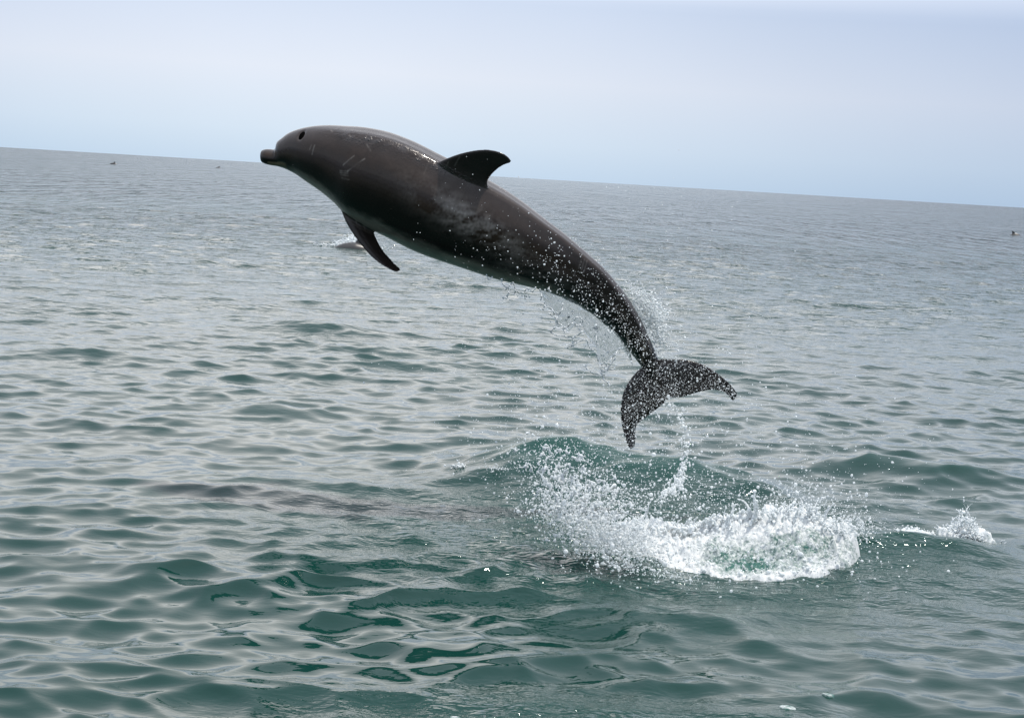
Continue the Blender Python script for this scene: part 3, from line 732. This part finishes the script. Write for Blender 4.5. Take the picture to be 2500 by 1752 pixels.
# curtain of spray to the left of the crest
pts, r = px_cloud([(1425, 1212, 60, 48, 50, 600, .0040, 9.75, .22), (1330, 1150, 50, 55, 30, 420, .0034, 9.8, .25), (1420, 1285, 70, 32, 28, 1900, .0042, 9.6, .15), (1520, 1320, 50, 32, 20, 2200, .0046, 9.55, .12), (1370, 1245, 45, 35, 40, 1000, .0042, 9.7, .15),
                   (1480, 1220, 90, 40, 15, 800, .0040, 9.7, .2), (1600, 1230, 90, 40, 0, 700, .0036, 9.75, .2), (1780, 1220, 170, 40, 5, 1000, .0034, 9.8, .2), (1950, 1220, 60, 35, 0, 480, .0042, 9.8, .15), (2060, 1270, 60, 30, 20, 350, .0036, 9.8, .15),
                   (2090, 1285, 30, 15, 10, 350, .0044, 9.8, .1), (1600, 1395, 90, 12, 12, 350, .0036, 9.35, .08), (1850, 1350, 160, 40, 5, 700, .0042, 9.4, .1), (1280, 1110, 60, 30, 0, 220, .0030, 10.2, .3), (1450, 1110, 120, 35, 0, 420, .0032, 9.9, .3)], rk=.66, nk=1.05)
o = bead_object('spray', pts, scales(r, .5), M_spray); keep(o, spl); o['kind'] = 'stuff'; o['label'] = 'thick curtain of white spray left of and above the crest'
# ragged clumps inside the curtain
BP, BR = [], []
for k in range(160):
    cx = rng.normal(1430, 65); cy = 1205 + (cx - 1400) * 0.75 + rng.normal(0, 45)
    gd = gdist(cx, cy, .04); p = P1(cx, cy, min(9.7 + rng.normal(0, .15), gd))
    for m in range(rng.integers(1, 4)):
        a, b = chain(p, rng.normal(0, 1, 3) + (0, 0, .7), abs(rng.normal(0, .02)) + .014, rng.uniform(.005, .011), .4); BP.append(a); BR.append(b)
o = bead_object('spray_clump', np.vstack(BP), scales(np.concatenate(BR)), M_spray); keep(o, spl); o['kind'] = 'stuff'
# thin falling column of water between tail and splash
BP, BR = [], []
path = crom(np.array([[1632, 975], [1668, 1035], [1676, 1090], [1664, 1150], [1652, 1185], [1634, 1205]], float), 60)
for q_, (a, b) in enumerate(path):
    for m in range(4 if q_ < 30 else 8):
        s_ = 5 + 5 * abs(math.sin(q_ * .35)) + (6 if q_ > 48 else 0)
        BP.append(P1(a + rng.normal(0, s_), b + rng.normal(0, 5), 11.0 - .9 * q_ / 60 + rng.normal(0, .03))[None]); BR.append(radii(1, .0058, .4))
o = bead_object('water_jet', np.vstack(BP), scales(np.concatenate(BR), .4), M_spray); tag(o, 'thin broken column of water falling from the fluke notch to the splash', 'water jet', None, 'stuff')
# white burst behind the tail stock
BP, BR = [], []
for k in range(480):
    t = rng.random(); cx = 1548 + 72 * t + rng.normal(0, 8); cy = 712 + 130 * t + rng.normal(0, 12) - 10 * math.sin(t * 3)
    wdt = 26 * math.sin(math.pi * min(1, t * .9 + .1)); cx += rng.uniform(-10, wdt)
    p = P1(cx, cy, (9.62 + rng.normal(0, .05)) * DEEP); a, b = chain(p, (rng.normal(.6, .5), rng.normal(0, .4), rng.normal(.2, .6)), abs(rng.normal(0, .018)) + .008, rng.uniform(.0025, .0055), .5); BP.append(a); BR.append(b)
pts, r = px_cloud([(1590, 770, 22, 26, 50, 750, .0032, 9.62, .06), (1630, 840, 26, 26, 50, 170, .0028, 9.62, .08), (1540, 710, 8, 22, -35, 90, .0025, 9.55, .03)], dk=DEEP)
o = bead_object('tail_splash', np.vstack(BP + [pts]), scales(np.concatenate(BR + [r]), .35), M_white); tag(o, 'small white burst of water torn off the upper edge of the tail stock', 'splash', None, 'stuff')

# ------------------------------------------------------------------ water sheet hanging below the tail stock
sheet_top = crom(np.array([[1308, 700], [1355, 714], [1402, 736], [1446, 762], [1479, 792], [1506, 817], [1526, 845], [1540, 868]], float), 90)
sheet_bot = crom(np.array([[1322, 716], [1335, 752], [1352, 765], [1358, 800], [1378, 798], [1386, 812], [1402, 796], [1421, 792], [1428, 812], [1440, 828], [1456, 850], [1460, 880], [1472, 892], [1492, 872], [1512, 852], [1528, 862], [1545, 892]], float), 90)
nu, nw = 90, 34
V = []; th = []
def sheet_pt(u, w, off=0.0):
    i = min(89, int(u)); a = sheet_top[i]; b = sheet_bot[i]
    px = a[0] + (b[0] - a[0]) * w; py = a[1] + (b[1] - a[1]) * w - 4 * (1 - w)
    d = 9.50 + 0.06 * math.sin(px * .035) + 0.05 * w + .018 * mnoise.noise(Vector((px * .05, py * .05, 1.7))) + off
    return P1(px, py, d * DEEP)
for s_ in (-.0022, .0022):
    for i in range(nu):
        for j in range(nw):
            w_ = j / (nw - 1); V.append(sheet_pt(i, w_, s_ * (1 + .8 * mnoise.noise(Vector((i * .15, j * .2, s_ * 900))))))
Q = []; off = nu * nw
for i in range(nu - 1):
    for j in range(nw - 1):
        a = i * nw + j; Q.append((a, a + 1, a + nw + 1, a + nw)); Q.append((off + a, off + a + nw, off + a + nw + 1, off + a + 1))
def side_strip(seq):
    for a, b in zip(seq[:-1], seq[1:]): Q.append((a, b, off + b, off + a))
side_strip([i * nw for i in range(nu)]); side_strip([i * nw + nw - 1 for i in range(nu)][::-1]); side_strip([j for j in range(nw)][::-1]); side_strip([(nu - 1) * nw + j for j in range(nw)])
ws = empty('water_sheet', tuple(P1(1420, 780, 11.1))); tag(ws, 'clear torn sheet of water hanging below the tail stock with looping threads', 'water sheet')
o = link('film', new_mesh('film', V, Q), M_film); keep(o, ws)
threads = [[(1188, 672), (1194, 682), (1202, 676)], [(1225, 682), (1226, 690), (1236, 703), (1229, 707)], [(1240, 700), (1243, 712), (1238, 724), (1236, 728)], [(1244, 698), (1252, 690), (1258, 706)],
           [(1256, 720), (1258, 710), (1266, 714), (1278, 716), (1284, 728)], [(1278, 708), (1290, 704), (1300, 712), (1308, 702)], [(1318, 706), (1322, 722), (1320, 731)], [(1330, 737), (1331, 748), (1345, 752), (1352, 762)],
           [(1330, 745), (1326, 756)], [(1352, 762), (1356, 776), (1362, 788), (1355, 800), (1345, 808)], [(1358, 785), (1372, 795), (1380, 803), (1378, 812)], [(1380, 800), (1392, 792), (1402, 788), (1410, 800), (1420, 808)],
           [(1402, 788), (1404, 778), (1412, 774), (1421, 778), (1422, 788), (1412, 795), (1404, 792)], [(1340, 806), (1352, 816), (1375, 820), (1395, 824), (1410, 818), (1420, 810)], [(1398, 826), (1405, 838), (1392, 846), (1380, 848)],
           [(1405, 838), (1430, 828), (1440, 848), (1455, 862), (1460, 880)], [(1460, 876), (1464, 892), (1470, 905), (1478, 906), (1488, 894), (1502, 874)], [(1470, 888), (1478, 884), (1482, 892), (1474, 896), (1469, 890)],
           [(1425, 892), (1436, 902), (1450, 912), (1462, 912)], [(1468, 912), (1474, 926), (1484, 934), (1488, 940)], [(1478, 904), (1492, 902), (1500, 900)], [(1374, 742), (1372, 756), (1364, 768), (1358, 780)], [(1455, 812), (1456, 830), (1458, 840)],
           [(1512, 850), (1505, 862), (1495, 872), (1490, 880)], [(1470, 905), (1466, 915), (1476, 916)], [(1344, 712), (1340, 705)], [(1500, 800), (1490, 812), (1484, 806)], [(1600, 1004), (1610, 1020), (1606, 1030)], [(1340, 765), (1354, 774), (1360, 766)]]
TV, TQ, base_i = [], [], 0; BP, BR = [], []
for th_ in threads:
    c = crom(np.array(th_, float), 6 * len(th_)); c += rng.normal(0, .6, c.shape)
    d = 9.20 + .02 * np.sin(np.arange(len(c)) * .5); path = P(c[:, 0], c[:, 1], d * DEEP)
    rad_ = .0023 * (1 + .5 * np.sin(np.arange(len(c)) * .9 + rng.uniform(0, 6))) + .0008
    uu_ = crom(np.column_stack([path, rad_]), len(path) * 5); TV.append(uu_[:, :3]); TQ.append(uu_[:, 3])
    for e_ in (0, -1): BP.append(path[e_][None]); BR.append(np.array([rng.uniform(.0045, .0085)]))
    m = len(c) // 2; BP.append(path[m][None]); BR.append(np.array([rng.uniform(.004, .006)]))
o = bead_object('water_thread', np.vstack(TV), scales(np.concatenate(TQ) * 1.1, .1), M_spray); keep(o, ws); o['kind'] = 'stuff'
pts, r = px_cloud([(1450, 800, 45, 40, 45, 150, .0028, 9.46, .03), (1300, 745, 60, 25, 20, 40, .003, 9.46, .03)], dk=DEEP)
o = bead_object('bead', np.vstack(BP + [pts]), scales(np.concatenate(BR + [r])), M_spray); keep(o, ws); o['kind'] = 'stuff'

# ------------------------------------------------------------------ smaller splashes
def small_splash(name, label, cx, cy, wpx, hpx, n, rm, dspread=.06, group=None):
    g = G(cx, cy); BP, BR = [], []
    e_ = empty(name, (g[0], g[1], 0)); sc = g[1] / FOC
    for k in range(n):
        a = rng.normal(0, .42) * wpx * sc; hh = abs(rng.normal(0, .45)) * hpx * sc * math.exp(-(a / (wpx * sc * .6)) ** 2)
        p = np.array([g[0] + a, g[1] + rng.normal(0, dspread), max(sea_z(g[0] + a, g[1]), 0) + hh])
        if rng.random() < .3: q, r = chain(p, (rng.normal(0, .6), rng.normal(0, .3), 1), hpx * sc * rng.uniform(.1, .35), rm * rng.uniform(.8, 1.8), .3)
        else: q, r = p[None], radii(1, rm, .4, .001, rm * 3)
        BP.append(q); BR.append(r)
    o = bead_object('foam', np.vstack(BP), scales(np.concatenate(BR), .35), M_white); keep(o, e_); o['kind'] = 'stuff'
    tag(e_, label, 'splash', group); return e_
# right-hand splash
sp2 = small_splash('splash', 'small lacy white splash at the right edge, beside the big splash', 2350, 1322, 62, 62, 900, .0048)
g = G(2340, 1325)
def foam_patch(name, cx, cy, rx, ry, dens0, parent=None, seed=0.0, lift=.01, n=90, ridge=.05):
    g = G(cx, cy); u = np.linspace(-1, 1, n); UU, WW = np.meshgrid(u, u, indexing='ij')
    X_ = g[0] + UU * rx; Y_ = g[1] + WW * ry
    hs = sea(X_.ravel(), Y_.ravel(), np.full(X_.size, .02), False)[0].reshape(X_.shape)
    rad_ = np.hypot(UU, WW); N = np.zeros_like(X_)
    for i in range(n):
        for j in range(n): N[i, j] = fbm((X_[i, j], Y_[i, j], 0), 7.0, 5, seed)
    m = 1 - sstep(.45, .95, rad_ + .5 * N)
    Zz = hs + lift * m - .05 * (1 - m) + ridge * m * (0.5 + 1.2 * np.abs(N))
    V = np.stack([X_, Y_, Zz], -1).reshape(-1, 3); ii, jj = np.meshgrid(np.arange(n - 1), np.arange(n - 1), indexing='ij')
    Q = np.stack([ii * n + jj, (ii + 1) * n + jj, (ii + 1) * n + jj + 1, ii * n + jj + 1], -1).reshape(-1, 4)
    k = m[ii, jj].ravel() > .03
    me = new_mesh(name, V, Q[k]); set_attr(me, 'foam', (dens0 * (.6 + .4 * m)).ravel()); o = link(name, me, M_foam)
    if parent is not None: keep(o, parent)
    return o
foam_patch('foam_patch', 2345, 1318, .24, .22, .62, sp2, 2.2)
small_splash('splash', 'low strip of broken foam between the big splash and the small right-hand splash', 2228, 1318, 60, 13, 420, .0042, .07)
foam_patch('foam_patch', 2225, 1322, .17, .13, .62, sp2, 5.2, .004, 70, .012)
for px, py, s_ in ((1565, 1745, .10), (1640, 1735, .05), (1850, 1700, .05), (1935, 1742, .07), (2020, 1705, .05), (1110, 1748, .06), (1770, 1720, .04), (1905, 1735, .03)):
    pass
lab = {0: 'small scrap of white foam at the bottom edge, right of centre', 1: 'small scrap of white foam near the bottom edge, furthest right', 2: 'small scrap of white foam at the bottom edge, left of centre'}
for k, (px, py, s_) in enumerate(((1925, 1738, .09), (2020, 1708, .07), (1110, 1745, .08))):
    o = foam_patch('foam_scrap', px, py, s_ * .5, s_ * .4, .40, None, 1.1 + k, .002, 60, .0015); tag(o, lab[k], 'foam', 'scraps of foam in the foreground')
small_splash('splash', 'tiny glassy crown of water left of the big splash', 1118, 1160, 24, 18, 60, .0045, .03)
small_splash('splash', 'tiny low ripple of broken water between the glassy crown and the spray', 1205, 1178, 24, 10, 60, .003, .03)

# ------------------------------------------------------------------ distant dolphins
def far_dolphin(px, py, length, label, heading=1.0, emerge=0.16, group='distant dolphins surfacing'):
    g = G(px, py); e_ = empty('dolphin', (g[0], g[1], 0)); sgn = heading
    n, k = 60, 20; u = np.linspace(0, 1, n)
    prof = np.interp(u, [0, .03, .07, .1, .16, .3, .45, .62, .8, .93, 1], [.01, .022, .03, .055, .085, .115, .12, .095, .045, .018, .008]) * length / 1.0
    arch = -0.16 * (2 * (u - .45)) ** 2 * length
    ang = np.linspace(0, 2 * math.pi, k, endpoint=False)
    V = np.stack([np.repeat((u - .45) * length * sgn, k), np.outer(prof, np.cos(ang)).ravel() * .9, np.outer(prof, np.sin(ang)).ravel() + np.repeat(arch, k) + emerge - .12 * length], 1)
    Q = [(i * k + j, i * k + (j + 1) % k, (i + 1) * k + (j + 1) % k, (i + 1) * k + j) for i in range(n - 1) for j in range(k)]
    # dorsal fin and flukes in the same skin
    def add_foil(rows):
        nonlocal V, Q
        A = crom(np.array(rows, float), 14); b = len(V); ks = 10; a_ = np.linspace(0, 2 * math.pi, ks, endpoint=False); uu = (1 - np.cos(a_)) / 2; pf = np.sin(a_)
        vv = A[:, None, 0:3] + (A[:, 3:6] - A[:, 0:3])[:, None] * uu[None, :, None]
        ax = 1 if abs(rows[0][2] - rows[-1][2]) > abs(rows[0][1] - rows[-1][1]) else 2
        vv[:, :, ax] += pf[None] * A[:, 6:7] / 2
        V = np.vstack([V, vv.reshape(-1, 3)])
        Q += [(b + i * ks + j, b + i * ks + (j + 1) % ks, b + (i + 1) * ks + (j + 1) % ks, b + (i + 1) * ks + j) for i in range(13) for j in range(ks)]
    zt = emerge - .01; L = length
    add_foil([[-.02 * L * sgn, 0, zt - .03, .13 * L * sgn, 0, zt - .04, .04], [.03 * L * sgn, 0, zt + .05 * L, .125 * L * sgn, 0, zt + .03 * L, .03], [.09 * L * sgn, 0, zt + .09 * L, .15 * L * sgn, 0, zt + .075 * L, .02], [.15 * L * sgn, 0, zt + .105 * L, .165 * L * sgn, 0, zt + .10 * L, .008]])
    ze = arch[-1] + emerge - .12 * L
    for s_ in (-1, 1):
        add_foil([[.52 * L * sgn, 0, ze, .60 * L * sgn, 0, ze, .02], [.55 * L * sgn, s_ * .06 * L, ze, .61 * L * sgn, s_ * .05 * L, ze, .02], [.61 * L * sgn, s_ * .12 * L, ze, .64 * L * sgn, s_ * .12 * L, ze, .01]])
    o = link('body', new_mesh('far_body', V, Q), M_far); o.parent = e_
    tag(e_, label, 'dolphin', group); return e_
far_dolphin(277, 401, 2.6, 'tiny distant dolphin fin below the horizon, leftmost of the three in the distance', 1, .30)
far_dolphin(533, 410, 2.6, 'tiny distant dolphin back and fin on the water left of the leaping dolphin\'s nose', 1, .24)
far_dolphin(2478, 574, 1.8, 'tiny distant dolphin fin near the right edge below the horizon', -1, .14)
fd = far_dolphin(868, 606, 2.2, 'pale brown dolphin back breaking the surface in a splash behind the leaping dolphin\'s flipper', 1, .16, None)
small_splash('splash', 'small white splash round the surfacing dolphin behind the flipper', 862, 603, 66, 26, 900, .014, .25)
